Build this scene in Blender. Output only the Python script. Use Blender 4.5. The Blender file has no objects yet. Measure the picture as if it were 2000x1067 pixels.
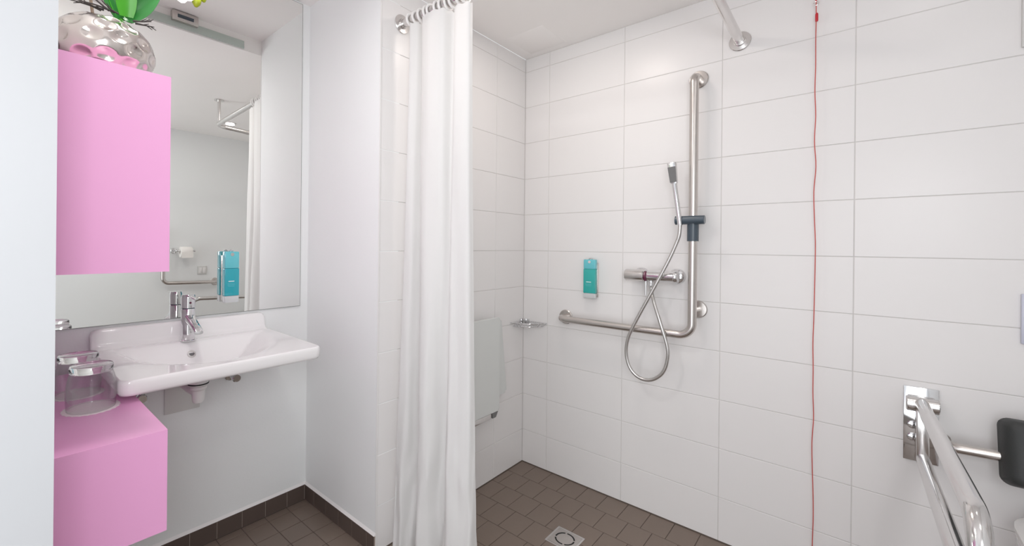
import bpy, bmesh, math, random
from mathutils import Vector, Matrix, noise

random.seed(7)
scene = bpy.context.scene
COL = scene.collection
PI = math.pi

# ------------------------------------------------------------------ camera, world, lights, exposure
YAW, ROLL = 0.816, -0.010
right = Vector((math.cos(YAW), -math.sin(YAW), 0)); fwd = Vector((math.sin(YAW), math.cos(YAW), 0)); up = Vector((0, 0, 1))
Rv = right * math.cos(ROLL) - up * math.sin(ROLL)
Uv = right * math.sin(ROLL) + up * math.cos(ROLL)
cam_data = bpy.data.cameras.new('camera'); cam = bpy.data.objects.new('camera', cam_data); COL.objects.link(cam)
M = Matrix.Identity(4)
for i in range(3):
    M[i][0], M[i][1], M[i][2] = Rv[i], Uv[i], -fwd[i]
M[0][3], M[1][3], M[2][3] = -2.0765, -1.3536, 1.2079
cam.matrix_world = M
cam_data.sensor_width = 36; cam_data.lens = 847.88 * 36 / 2000
cam_data.shift_x = 0.0641; cam_data.shift_y = -0.02705
cam_data.clip_start = 0.02
scene.camera = cam

world = bpy.data.worlds.new('world'); scene.world = world; world.use_nodes = True
bg = world.node_tree.nodes['Background']
bg.inputs[0].default_value = (0.93, 0.96, 1.0, 1); bg.inputs[1].default_value = 1.0

def area(name, loc, target, sx, sy, power, color, shape='RECTANGLE', spread=PI):
    d = bpy.data.lights.new(name, 'AREA'); d.shape = shape; d.size = sx
    if shape in ('RECTANGLE', 'ELLIPSE'): d.size_y = sy
    d.energy = power; d.color = color; d.spread = spread
    o = bpy.data.objects.new(name, d); COL.objects.link(o); o.location = loc
    o.rotation_euler = (Vector(target) - Vector(loc)).to_track_quat('-Z', 'Y').to_euler()
    return o
# key light through the open doorway the photographer stands in, then an added fill
area('hall_light', (-2.32, -1.70, 1.55), (-1.1, 0.3, 1.1), 0.5, 0.5, 8.5, (0.97, 0.98, 1.0))
area('hall_fill', (-2.95, -1.25, 0.85), (-0.5, 0.3, 1.6), 1.7, 1.6, 12.5, (0.96, 0.98, 1.0))  # soft fill added, tilted up to lift the ceiling and lower walls
DOWNLIGHTS = [(-0.62, -1.55), (-1.72, -0.30), (-0.60, -0.52), (-1.45, -1.75)]
DL_POWER = [0.4, 4.8, 2.5, 2.0]
vs = scene.view_settings
vs.view_transform = 'Standard'; vs.look = 'None'; vs.gamma = 1.0; vs.use_curve_mapping = False
vs.exposure = 0.07
scene.cycles.max_bounces = 14; scene.cycles.diffuse_bounces = 8; scene.cycles.glossy_bounces = 6
scene.cycles.transmission_bounces = 10; scene.cycles.transparent_max_bounces = 12
scene.cycles.sample_clamp_indirect = 6.0

# ------------------------------------------------------------------ helpers
def tag(o, label=None, cat=None, group=None, kind=None):
    if label: o['label'] = label
    if cat: o['category'] = cat
    if group: o['group'] = group
    if kind: o['kind'] = kind
    return o
def thing(name, loc, label, cat, group=None, rz=0.0):
    o = bpy.data.objects.new(name, None); COL.objects.link(o); o.empty_display_size = 0.05
    o.location = loc; o.rotation_euler = (0, 0, rz)
    return tag(o, label, cat, group)
def obj(name, bm, m, parent=None, label=None, smooth=True, angle=35):
    """link a bmesh given in world coordinates as ONE mesh object"""
    me = bpy.data.meshes.new(name)
    bmesh.ops.recalc_face_normals(bm, faces=bm.faces)
    bm.to_mesh(me); bm.free()
    for x in (m if isinstance(m, (list, tuple)) else [m]): me.materials.append(x)
    if smooth:
        me.polygons.foreach_set('use_smooth', [True] * len(me.polygons))
        me.set_sharp_from_angle(angle=math.radians(angle))
    o = bpy.data.objects.new(name, me); COL.objects.link(o)
    if parent is not None:
        o.parent = parent
        o.matrix_parent_inverse = world_of(parent).inverted()
    if label: o['label'] = label
    return o
def world_of(o):
    m = Matrix.LocRotScale(o.location, o.rotation_euler, o.scale)
    if o.parent is not None: m = world_of(o.parent) @ o.matrix_parent_inverse @ m
    return m
def box(bm, x0, x1, y0, y1, z0, z1, bev=0.0, seg=2, mi=0):
    r = bmesh.ops.create_cube(bm, size=1.0); vsx = r['verts']
    bmesh.ops.scale(bm, vec=(abs(x1-x0), abs(y1-y0), abs(z1-z0)), verts=vsx)
    bmesh.ops.translate(bm, vec=((x0+x1)/2, (y0+y1)/2, (z0+z1)/2), verts=vsx)
    if bev > 0:
        es = list({e for v in vsx for e in v.link_edges})
        r2 = bmesh.ops.bevel(bm, geom=es, offset=bev, segments=seg, affect='EDGES', profile=0.5)
        fs = r2['faces']
        vsx = list({v for f in fs for v in f.verts})
    if mi:
        for f in {f for v in vsx for f in v.link_faces}: f.material_index = mi
    return vsx
def B(*a, **k):
    bm = bmesh.new(); box(bm, *a, **k); return bm
def ring_frame(t, ref=None):
    t = t.normalized()
    a = ref if ref is not None and abs(ref.dot(t)) < 0.98 else (Vector((0, 0, 1)) if abs(t.z) < 0.9 else Vector((1, 0, 0)))
    n = (a - t * a.dot(t)).normalized(); return n, t.cross(n)
def tube(bm, pts, r, n=16, cap=True, closed=False):
    pts = [Vector(p) for p in pts]; N = len(pts)
    rr = r if isinstance(r, (list, tuple)) else [r] * N
    rings = []; nrm = None
    for i, p in enumerate(pts):
        if closed: t = pts[(i+1) % N] - pts[i-1]
        else: t = (pts[min(i+1, N-1)] - pts[max(i-1, 0)])
        if nrm is None: nrm, b = ring_frame(t)
        else:
            t = t.normalized(); nrm = (nrm - t * nrm.dot(t)).normalized(); b = t.cross(nrm)
        rings.append([bm.verts.new(p + (nrm * math.cos(2*PI*k/n) + b * math.sin(2*PI*k/n)) * rr[i]) for k in range(n)])
    for i in range(N if closed else N-1):
        a, c = rings[i], rings[(i+1) % N]
        for k in range(n):
            bm.faces.new((a[k], a[(k+1) % n], c[(k+1) % n], c[k]))
    if cap and not closed:
        bm.faces.new(rings[0][::-1]); bm.faces.new(rings[-1])
def T(pts, r, **k):
    bm = bmesh.new(); tube(bm, pts, r, **k); return bm
def fillet(pts, rad, seg=8):
    pts = [Vector(p) for p in pts]; out = [pts[0]]
    for i in range(1, len(pts)-1):
        a, b, c = pts[i-1], pts[i], pts[i+1]
        d1, d2 = (a-b).normalized(), (c-b).normalized()
        ang = d1.angle(d2); L = min(rad / math.tan(ang/2), (a-b).length*0.49, (c-b).length*0.49)
        R_ = L * math.tan(ang/2); ctr = b + (d1+d2).normalized() * (R_ / math.sin(ang/2))
        p0, p1 = b + d1*L, b + d2*L
        v0, v1 = p0-ctr, p1-ctr; tot = v0.angle(v1); ax = v0.cross(v1).normalized()
        for k in range(seg+1):
            out.append(ctr + Matrix.Rotation(tot*k/seg, 3, ax) @ v0)
    out.append(pts[-1]); return out
def spline(pts, per=8):
    P = [Vector(p) for p in pts]; P = [P[0]*2-P[1]] + P + [P[-1]*2-P[-2]]; out = []
    for i in range(1, len(P)-2):
        for k in range(per):
            t = k/per; a, b, c, d = P[i-1:i+3]
            out.append(0.5*((2*b)+(c-a)*t+(2*a-5*b+4*c-d)*t*t+(3*b-a-3*c+d)*t**3))
    out.append(P[-2]); return out
def lathe(bm, prof, origin, axis=(0, 0, 1), n=32, closed=False):
    """profile [(radius, height)] turned about axis through origin"""
    o = Vector(origin); ax = Vector(axis).normalized(); u, v = ring_frame(ax); rings = []
    for r, h in prof:
        if r < 1e-6: rings.append([bm.verts.new(o + ax*h)])
        else: rings.append([bm.verts.new(o + ax*h + (u*math.cos(2*PI*k/n)+v*math.sin(2*PI*k/n))*r) for k in range(n)])
    R_ = rings + ([rings[0]] if closed else [])
    for a, c in zip(R_[:-1], R_[1:]):
        for k in range(n):
            k2 = (k+1) % n
            if len(a) == 1 and len(c) == 1: break
            if len(a) == 1: bm.faces.new((a[0], c[k2], c[k]))
            elif len(c) == 1: bm.faces.new((a[k], a[k2], c[0]))
            else: bm.faces.new((a[k], a[k2], c[k2], c[k]))
def L_(prof, origin, axis=(0, 0, 1), n=32, closed=False):
    bm = bmesh.new(); lathe(bm, prof, origin, axis, n, closed); return bm
def disc_prof(r, h, bev=0.002):
    return [(0, 0), (r, 0), (r, h-bev), (r-bev, h), (0, h)]
def loft(bm, rings, cap=True):
    vr = [[bm.verts.new(p) for p in r] for r in rings]; n = len(vr[0])
    for a, c in zip(vr[:-1], vr[1:]):
        for k in range(n): bm.faces.new((a[k], a[(k+1) % n], c[(k+1) % n], c[k]))
    if cap: bm.faces.new(vr[0][::-1]); bm.faces.new(vr[-1])
def poly_prism(bm, pts, off):
    a = [bm.verts.new(p) for p in pts]; b = [bm.verts.new(Vector(p)+Vector(off)) for p in pts]; n = len(pts)
    bm.faces.new(a[::-1]); bm.faces.new(b)
    for k in range(n): bm.faces.new((a[k], a[(k+1) % n], b[(k+1) % n], b[k]))
def rrect(x0, x1, y0, y1, r, seg=6):
    out = []
    for cx, cy, a0 in ((x1-r, y1-r, 0), (x0+r, y1-r, PI/2), (x0+r, y0+r, PI), (x1-r, y0+r, 1.5*PI)):
        for k in range(seg+1):
            a = a0 + PI/2*k/seg; out.append((cx+r*math.cos(a), cy+r*math.sin(a)))
    return out

# ------------------------------------------------------------------ materials (all procedural)
def srgb(r, g, b):
    f = lambda c: (c/255)/12.92 if c/255 <= 0.04045 else ((c/255+0.055)/1.055)**2.4
    return (f(r), f(g), f(b))
def mat(name, col, rough=0.5, metal=0.0, bump=0.0, bscale=40.0, var=0.0, vscale=6.0, stretch=None, **kw):
    m = bpy.data.materials.new(name); m.use_nodes = True; nt = m.node_tree; p = nt.nodes['Principled BSDF']
    p.inputs['Base Color'].default_value = (*col, 1); p.inputs['Roughness'].default_value = rough; p.inputs['Metallic'].default_value = metal
    for k, v in kw.items(): p.inputs[k.replace('_', ' ')].default_value = v
    if var or bump:
        tc = nt.nodes.new('ShaderNodeTexCoord'); mp = nt.nodes.new('ShaderNodeMapping')
        if stretch: mp.inputs['Scale'].default_value = stretch
        nt.links.new(tc.outputs['Object'], mp.inputs['Vector'])
    if var:
        nz = nt.nodes.new('ShaderNodeTexNoise'); nz.inputs['Scale'].default_value = vscale; nz.inputs['Detail'].default_value = 4
        nt.links.new(mp.outputs[0], nz.inputs['Vector'])
        mx = nt.nodes.new('ShaderNodeMix'); mx.data_type = 'RGBA'
        mx.inputs[6].default_value = (*[c*(1-var) for c in col], 1); mx.inputs[7].default_value = (*[min(1, c*(1+var)) for c in col], 1)
        nt.links.new(nz.outputs['Fac'], mx.inputs[0]); nt.links.new(mx.outputs[2], p.inputs['Base Color'])
    if bump:
        n2 = nt.nodes.new('ShaderNodeTexNoise'); n2.inputs['Scale'].default_value = bscale; n2.inputs['Detail'].default_value = 3
        nt.links.new(mp.outputs[0], n2.inputs['Vector'])
        bp = nt.nodes.new('ShaderNodeBump'); bp.inputs['Strength'].default_value = bump; bp.inputs['Distance'].default_value = 0.002
        nt.links.new(n2.outputs['Fac'], bp.inputs['Height']); nt.links.new(bp.outputs[0], p.inputs['Normal'])
    return m
paint = mat('white_paint', (0.825, 0.84, 0.84), 0.75, bump=0.12, bscale=140, var=0.012, vscale=3)
ceil_paint = mat('ceiling_paint', (0.915, 0.895, 0.88), 0.85, bump=0.1, bscale=120, var=0.01)
tile_white = mat('white_glazed_tile', (0.80, 0.785, 0.78), 0.30, bump=0.02, bscale=9, var=0.012, vscale=2.0, Specular_IOR_Level=0.32)
grout_w = mat('pale_grout', (0.66, 0.645, 0.63), 0.9, bump=0.3, bscale=300, var=0.05, vscale=14)
tile_floor = mat('taupe_floor_tile', srgb(122, 108, 98), 0.42, bump=0.12, bscale=160, var=0.07, vscale=7)
tile_base = mat('dark_taupe_skirting_tile', srgb(88, 76, 70), 0.40, bump=0.1, bscale=120, var=0.06, vscale=9)
grout_f = mat('floor_grout', srgb(84, 74, 67), 0.9, bump=0.4, bscale=300, var=0.08, vscale=20)
grout_b = mat('skirting_grout', srgb(150, 138, 130), 0.9, bump=0.3, bscale=300)
sealant = mat('white_sealant', (0.80, 0.78, 0.77), 0.5, var=0.02)
pink = mat('pink_lacquer', (0.78, 0.375, 0.63), 0.34, var=0.01, bump=0.02, bscale=60)
pink_in = mat('pink_edge', (0.78, 0.38, 0.62), 0.4, var=0.01)
chrome = mat('polished_chrome', (0.74, 0.74, 0.75), 0.07, 1.0, var=0.02, vscale=20)
steel = mat('brushed_steel', (0.62, 0.585, 0.56), 0.27, 1.0, bump=0.05, bscale=500, var=0.05, vscale=60)
steel_p = mat('polished_steel', (0.72, 0.705, 0.70), 0.13, 1.0, bump=0.02, bscale=300, var=0.03, vscale=40)
steel_l = mat('satin_steel', (0.72, 0.70, 0.69), 0.2, 1.0, bump=0.03, bscale=400, var=0.03, vscale=40)
ceramic = mat('white_ceramic', (0.83, 0.82, 0.82), 0.08, var=0.006, Coat_Weight=0.3)
plastic_w = mat('white_plastic', (0.80, 0.79, 0.78), 0.35, var=0.01)
plastic_g = mat('grey_white_plastic', (0.66, 0.655, 0.64), 0.45, var=0.02)
dark_grey = mat('dark_blue_grey_plastic', srgb(70, 82, 92), 0.28, var=0.04)
grey_face = mat('grey_plastic', srgb(112, 112, 112), 0.4, var=0.04)
black_rub = mat('black_foam', srgb(48, 50, 50), 0.55, bump=0.25, bscale=260, var=0.06)
black_hole = mat('dark_slot', (0.01, 0.01, 0.01), 0.8, var=0.1)
redm = mat('red_plastic', srgb(196, 40, 52), 0.35, var=0.05)
cordm = mat('red_cord', srgb(200, 96, 90), 0.7, bump=0.4, bscale=500, var=0.08, vscale=60)
purple = mat('burgundy_insert', srgb(96, 30, 62), 0.15, var=0.1, Coat_Weight=0.6)
paper = mat('tissue_paper', (0.86, 0.83, 0.80), 0.9, bump=0.3, bscale=120, var=0.02)
coaster_m = mat('white_paper_doily', (0.82, 0.74, 0.76), 0.85, bump=0.5, bscale=220, var=0.08, vscale=90)
green1 = mat('bright_leaf', srgb(70, 160, 34), 0.35, var=0.18, vscale=12, bump=0.1, bscale=60)
green2 = mat('dark_leaf', srgb(38, 112, 44), 0.35, var=0.25, vscale=14, bump=0.1, bscale=60)
budm = mat('yellow_green_bud', srgb(160, 172, 34), 0.4, var=0.25, vscale=30)
petal_m = mat('white_petal', (0.85, 0.80, 0.76), 0.5, var=0.05, vscale=30, Subsurface_Weight=0.1)
stemm = mat('brown_stem', srgb(140, 120, 104), 0.6, var=0.2, vscale=50)
twigm = mat('dry_dark_twig', srgb(66, 60, 58), 0.8, var=0.3, vscale=60)
soil = mat('potting_bark', srgb(70, 56, 46), 0.95, bump=0.8, bscale=120, var=0.3, vscale=60)
pot_m = mat('hammered_silver', (0.64, 0.585, 0.56), 0.17, 1.0, var=0.03, vscale=20)
mirror_m = mat('mirror_silver', (0.90, 0.91, 0.89), 0.0, 1.0)
edge_m = mat('mirror_edge', srgb(120, 124, 120), 0.3, 0.3, var=0.1)
seat_m = mat('frosted_white_seat', (0.66, 0.68, 0.665), 0.3, var=0.015, Transmission_Weight=0.0)
frost_m = mat('frosted_glass', (0.66, 0.74, 0.69), 0.3, var=0.02, Transmission_Weight=0.25)
white_print = mat('white_print', (0.8, 0.9, 0.9), 0.5, var=0.02)
hose_m = mat('ribbed_metal_hose', (0.60, 0.585, 0.57), 0.3, 1.0, var=0.05, vscale=80)
def trans_mat(name, col, rough, ior, dens=None):
    m = mat(name, col, rough, var=0.0); p = m.node_tree.nodes['Principled BSDF']
    p.inputs['Transmission Weight'].default_value = 1.0; p.inputs['IOR'].default_value = ior
    nt = m.node_tree; tc = nt.nodes.new('ShaderNodeTexCoord'); nz = nt.nodes.new('ShaderNodeTexNoise'); nz.inputs['Scale'].default_value = 5
    nt.links.new(tc.outputs['Object'], nz.inputs['Vector']); mr = nt.nodes.new('ShaderNodeMapRange')
    mr.inputs[3].default_value = rough; mr.inputs[4].default_value = rough+0.01
    nt.links.new(nz.outputs['Fac'], mr.inputs[0]); nt.links.new(mr.outputs[0], p.inputs['Roughness'])
    return m
glass = trans_mat('clear_glass', (0.985, 0.985, 0.985), 0.0, 1.45)
def thin():
    m = bpy.data.materials.new('thin_clear_glass'); m.use_nodes = True; nt = m.node_tree; nt.nodes.remove(nt.nodes['Principled BSDF'])
    tr = nt.nodes.new('ShaderNodeBsdfTransparent'); tr.inputs[0].default_value = (0.95, 0.955, 0.955, 1)
    gl = nt.nodes.new('ShaderNodeBsdfGlossy'); gl.inputs['Roughness'].default_value = 0.02
    lf = nt.nodes.new('ShaderNodeLayerWeight'); pw = nt.nodes.new('ShaderNodeMath'); pw.operation = 'POWER'; pw.inputs[1].default_value = 2.6
    nt.links.new(lf.outputs['Facing'], pw.inputs[0]); lw = nt.nodes.new('ShaderNodeMath'); lw.operation = 'MULTIPLY_ADD'; lw.inputs[1].default_value = 0.85; lw.inputs[2].default_value = 0.045
    nt.links.new(pw.outputs[0], lw.inputs[0])
    mx = nt.nodes.new('ShaderNodeMixShader')
    nt.links.new(lw.outputs[0], mx.inputs[0]); nt.links.new(tr.outputs[0], mx.inputs[1]); nt.links.new(gl.outputs[0], mx.inputs[2])
    nt.links.new(mx.outputs[0], nt.nodes['Material Output'].inputs[0]); return m
thin_glass = thin()
teal_light = mat('pale_teal_plastic', srgb(104, 196, 206), 0.12, var=0.03, Coat_Weight=0.4)
teal_liq = mat('teal_soap', srgb(46, 172, 166), 0.12, var=0.04, Coat_Weight=0.4)
teal_blue = mat('blue_teal_soap', srgb(42, 164, 178), 0.12, var=0.04, Coat_Weight=0.4)
clear_base = mat('clear_white_plastic', (0.78, 0.80, 0.81), 0.12, var=0.02, Transmission_Weight=0.3, Coat_Weight=0.4)
def fabric():
    m = mat('white_curtain_fabric', (0.83, 0.83, 0.825), 0.85, bump=0.35, bscale=26, var=0.01); nt = m.node_tree; p = nt.nodes['Principled BSDF']
    tr = nt.nodes.new('ShaderNodeBsdfTranslucent'); tr.inputs[0].default_value = (0.86, 0.86, 0.85, 1)
    mx = nt.nodes.new('ShaderNodeMixShader'); mx.inputs[0].default_value = 0.3
    out = nt.nodes['Material Output']
    nt.links.new(p.outputs[0], mx.inputs[1]); nt.links.new(tr.outputs[0], mx.inputs[2]); nt.links.new(mx.outputs[0], out.inputs[0])
    return m
fabric_m = fabric()
def emit(name, col, s):
    m = bpy.data.materials.new(name); m.use_nodes = True; p = m.node_tree.nodes['Principled BSDF']
    p.inputs['Base Color'].default_value = (*col, 1); p.inputs['Emission Color'].default_value = (*col, 1); p.inputs['Emission Strength'].default_value = s
    return m
lamp_glow = emit('lamp_lens', (1.0, 0.95, 0.86), 6.0)

# ------------------------------------------------------------------ the room
XR, A = -1.0242, 0.5404            # return wall plane, mirror wall plane
ZC, ZN = 2.2551, 2.3367            # main ceiling, niche ceiling
XL, YL = -1.993, -0.35             # left wall plane and the end of it (door opening)
YF = -2.15                         # wall opposite the mirror
G = 0.002                          # tiles stand proud of the grout
def struct(name, bm, m): return tag(obj(name, bm, m, smooth=False), kind='structure')
floor = struct('floor', B(-3.6, 0.1, YF-0.1, A+0.1, -0.1, -G), grout_f)
ceiling = struct('ceiling', B(-3.6, 0.1, YF-0.1, 0.0, ZC, ZC+0.2), ceil_paint)
ceiling_niche = struct('ceiling', B(XL-0.14, XR+0.1, 0.0, A+0.1, ZN, ZN+0.12), ceil_paint)
wall_right = struct('wall_right', B(G, 0.1, YF-0.1, G, -0.1, ZC), grout_w)
wall_shower = struct('wall_shower', B(XR+0.004, 0.1, G, 0.1, -0.1, ZC), grout_w)
wall_return = struct('wall_return', B(XR, XR+0.1, 0.0005, A, -0.1, ZN), paint)
wall_back = struct('wall_back', B(XL-0.14, XR+0.1, A, A+0.1, -0.1, ZN), paint)
wall_left = struct('wall_left', B(XL-0.13, XL, YL, A, -0.1, ZN), paint)
wall_front = struct('wall_front', B(-2.9, 0.1, YF-0.1, YF, -0.1, ZC), paint)

# wall tiles 200 x 400: every tile its own piece, alike pieces share one mesh
_tm = {}
def tile_mesh(w, h, m, t=G, bev=0.0012):
    k = (round(w, 4), round(h, 4), m.name)
    if k in _tm: return _tm[k]
    x, z = w/2, h/2; me = bpy.data.meshes.new('tile'); b = bev
    v = [(-x, t, -z), (x, t, -z), (x, t, z), (-x, t, z),
         (-x, b*0.6, -z), (x, b*0.6, -z), (x, b*0.6, z), (-x, b*0.6, z),
         (-x+b, 0, -z+b), (x-b, 0, -z+b), (x-b, 0, z-b), (-x+b, 0, z-b)]
    f = [(8, 9, 10, 11)]
    for a in (0, 4):
        for i in range(4): f.append((a+i, a+(i+1) % 4, a+4+(i+1) % 4, a+4+i))
    me.from_pydata(v, [], f); me.materials.append(m); _tm[k] = me
    return me
def tile(me, loc, rot, parent, name='tile'):
    o = bpy.data.objects.new(name, me); COL.objects.link(o); o.location = loc; o.rotation_euler = rot; o.parent = parent
    return o
J = 0.0024
zl = [0.0] + [round(2.1818-0.2*k, 4) for k in range(10, -1, -1)] + [ZC]
tiltrow = {6: 0.0}
def wall_tiles(us, parent, rz, place):
    for u0, u1 in zip(us[:-1], us[1:]):
        for r, (z0, z1) in enumerate(zip(zl[:-1], zl[1:])):
            me = tile_mesh(u1-u0-J, z1-z0-J, tile_white)
            a = random.uniform(-1, 1)*0.0014; b = random.uniform(-1, 1)*0.0014
            tile(me, place((u0+u1)/2, (z0+z1)/2), (a, 0, rz+b), parent)
W0 = 0.1516
ur = [0.0] + [W0+0.4*k for k in range(5)] + [-YF]
wall_tiles(ur, wall_right, -PI/2, lambda u, z: (0, -u, z))
ub = [0.0, 0.2644, 0.6644, -XR-0.004]
wall_tiles(ub, wall_shower, 0.0, lambda u, z: (-u, 0, z))

# floor tiles: a brick pattern in the shower, a straight grid by the washbasin
flat = (PI/2, 0, 0)
def ftile(x0, x1, y0, y1):
    me = tile_mesh(x1-x0-J, y1-y0-J, tile_floor)
    return me, ((x0+x1)/2, (y0+y1)/2, 0.0), (-PI/2, 0, 0)
rest = bmesh.new()
def add_rest(x0, x1, y0, y1):
    box(rest, x0+J/2, x1-J/2, y0+J/2, y1-J/2, -G, 0.0)
def lay(x0, x1, y0, y1, visible):
    if x1-x0 < 0.012 or y1-y0 < 0.012: return
    if visible: tile(*ftile(x0, x1, y0, y1), floor)
    else: add_rest(x0, x1, y0, y1)
D = 0.1
CW = 0.138
cols = [-CW*k for k in range(0, 8)] + [XR]
for i, (xa, xb) in enumerate(zip(cols[:-1], cols[1:])):
    off = 0.040 if i % 2 else 0.090
    ys = [0.0] + [-off-D*k for k in range(0, 12)]
    for ya, yb in zip(ys[:-1], ys[1:]):
        cx, cy = (xa+xb)/2, (ya+yb)/2
        lay(xb, xa, yb, ya, yb > -1.06 and xb > -0.9)
SY = -1.131
xs = [XR] + [XR-0.1*k for k in range(1, 11)]
ysn = [A-0.008, A-0.05] + [A-0.05-D*k for k in range(1, 26)] 
for xa, xb in zip(xs[:-1], xs[1:]):
    for ya, yb in zip(ysn[:-1], ysn[1:]):
        if yb < YF: continue
        lay(xb, xa, yb, ya, yb > 0.0 and xb > -1.75)
for i in range(10):
    for j in range(10):
        xa = -D*i; ya = -1.15-D*j
        lay(xa-D, xa, ya-D, ya, False)
o = obj('tile', rest, tile_floor, floor, smooth=False); o['kind'] = 'stuff'

# skirting of square tiles with a bead of sealant on top
BH, BT = 0.0715, 0.008
base_b = struct('baseboard_back', B(XL, XR-BT, A-BT+0.0015, A, 0.0, BH-0.001), grout_b)
u = XR-BT-0.0015; first = 0.0936-BT
while u > XL+0.01:
    w = first if u > XR-0.02 else 0.1
    w = min(w, u-XL)
    me = tile_mesh(w-J, BH-J, tile_base, t=0.0015, bev=0.001)
    tile(me, (u-w/2, A-BT, BH/2), (0, 0, 0), base_b); u -= w
base_r = struct('baseboard_right', B(XR-BT+0.0015, XR, 0.0, A, 0.0, BH-0.001), grout_b)
yy = 0.0
for w in (0.05, 0.1, 0.1, 0.1, 0.1, A-BT-0.45):
    me = tile_mesh(w-J, BH-J, tile_base, t=0.0015, bev=0.001)
    tile(me, (XR-BT, yy+w/2, BH/2), (0, 0, -PI/2), base_r); yy += w
bm = bmesh.new()
poly_prism(bm, [(XL, A, BH-0.001), (XL, A-BT, BH-0.001), (XL, A, BH+0.009)], (XR-XL, 0, 0))
struct('trim_1', bm, sealant)
bm = bmesh.new()
poly_prism(bm, [(XR, 0.0, BH-0.001), (XR-BT, 0.0, BH-0.001), (XR, 0.0, BH+0.009)], (0, A, 0))
struct('trim_2', bm, sealant)
struct('trim_3', B(XR-0.0015, XR+0.003, -0.003, 0.0005, 0.0, ZC), plastic_w)      # edge strip beside the first tile
bm = bmesh.new()
poly_prism(bm, [(0.0, 0, 0.0), (0.0, 0, 0.005), (-0.004, 0, 0.0)], (0, YF, 0))
struct('trim_4', bm, grout_f)
bm = bmesh.new()
poly_prism(bm, [(XR, 0.0, 0.0), (XR, 0.0, 0.005), (XR, -0.004, 0.0)], (-XR, 0, 0))
struct('trim_5', bm, grout_f)

struct('trim_6', B(XL-0.13, XL-0.0002, YL-0.012, YL, 0.0, ZC), mat('dimmed_frame_paint', (0.58, 0.595, 0.615), 0.45, var=0.01))  # cover added over the jamb, its paint greyed to offset strong light
# ceiling hatch over the shower corner
t = thing('ceiling_hatch', (-0.16, -0.16, ZC), 'flush white access hatch in the ceiling over the shower corner', 'hatch')
obj('frame', B(-0.275, -0.045, -0.27, -0.062, ZC-0.0006, ZC+0.004), ceil_paint, t)
obj('cover', B(-0.273, -0.047, -0.268, -0.064, ZC-0.0012, ZC+0.002, bev=0.0004), ceil_paint, t)

# recessed downlights; the one by the niche is added to brighten the return wall
dl_lab = ['small round recessed downlight in the ceiling seen in the mirror beside the curtain rail corner',
          'small round downlight added to brighten the washbasin niche, outside the frame',
          'small round downlight above the shower, outside the frame',
          'small round downlight near the wall with the paper holder, outside the frame']
for (x, y), pw, lb in zip(DOWNLIGHTS, DL_POWER, dl_lab):
    t = thing('downlight', (x, y, ZC), lb, 'ceiling light', 'recessed downlights')
    obj('ring', L_([(0.034, -0.004), (0.048, -0.004), (0.05, 0.001), (0.034, 0.001)], (x, y, ZC), closed=True), steel_l, t)
    obj('lens', L_([(0, -0.002), (0.034, -0.002), (0.034, 0.001), (0, 0.001)], (x, y, ZC)), lamp_glow, t)
    area('downlight_lamp', (x, y, ZC-0.012), (x, y, 0), 0.07 if y < -1.5 else 0.2, 0.2, pw, (1.0, 0.90, 0.83) if x > -0.61 else (1.0, 0.985, 0.965), 'DISK')

# glass strip on the step between niche ceiling and main ceiling, only seen in the mirror
t = thing('glass_strip_light', (-1.4, 0.01, 2.29), 'greenish glass strip with a small metal box under the ceiling, seen in the mirror', 'light fitting')
obj('glass_bar', B(-1.70, -1.122, 0.001, 0.010, 2.262, 2.302, bev=0.002), frost_m, t)
obj('metal_box', B(-1.468, -1.353, 0.001, 0.030, 2.284, 2.332, bev=0.003), steel, t)
obj('switch_slot', B(-1.445, -1.375, 0.0302, 0.032, 2.300, 2.316), dark_grey, t)

# ------------------------------------------------------------------ mirror and washbasin
t = thing('mirror', (-1.5, A, 0.918), 'tall frameless wall mirror behind the washbasin', 'mirror')
mx0, mx1, mz0, mz1 = XL+0.004, -1.064, 0.918, 2.328
obj('mirror_glass', B(mx0+0.0015, mx1-0.0015, A-0.0062, A-0.0005, mz0+0.0015, mz1-0.0015), mirror_m, t, smooth=False)
bm = bmesh.new()
for a in ((mx0, mx0+0.0015, mz0, mz1), (mx1-0.0015, mx1, mz0, mz1), (mx0, mx1, mz0, mz0+0.0015), (mx0, mx1, mz1-0.0015, mz1)):
    box(bm, a[0], a[1], A-0.006, A-0.0005, a[2], a[3])
obj('mirror_edge', bm, edge_m, t, smooth=False)

SX0, SX1, SY0, SY1, SZ = -1.832, -1.232, 0.052, A-0.001, 0.842
wb = thing('washbasin', (-1.53, A, SZ), 'wide white ceramic washbasin on the wall under the mirror', 'washbasin')
bcx, bb = -1.532, 0.462
def sm(e): e = max(0.0, min(1.0, e)); return e*e*(3-2*e)
def bowl(x, y):
    if y >= bb: return 0.0
    d = ((abs(x-bcx)/0.262)**2.0 + (max(0.0, bb-0.05-y)/0.335)**2.0)**0.5
    return -0.088*min(sm((1-d)/0.60), sm((bb-y)/0.085))
def sink_top(x, y): return SZ + bowl(x, y) - 0.012*max(0.0, 1-(y-SY0)/0.35)*0.4
out = rrect(SX0, SX1, SY0, SY1, 0.028, 10)
dense = []
for i in range(len(out)):
    a, b = out[i], out[(i+1) % len(out)]; L = math.dist(a, b); n = max(1, int(L/0.012))
    for k in range(n): dense.append((a[0]+(b[0]-a[0])*k/n, a[1]+(b[1]-a[1])*k/n))
ctr = (bcx, 0.29)
bm = bmesh.new(); rings = []
def ring(s, zf): return [(ctr[0]+(p[0]-ctr[0])*s, ctr[1]+(p[1]-ctr[1])*s, zf(ctr[0]+(p[0]-ctr[0])*s, ctr[1]+(p[1]-ctr[1])*s)) for p in dense]
def sbot(x, y): return min(SZ-0.048, sink_top(x, y)-0.016)
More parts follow.
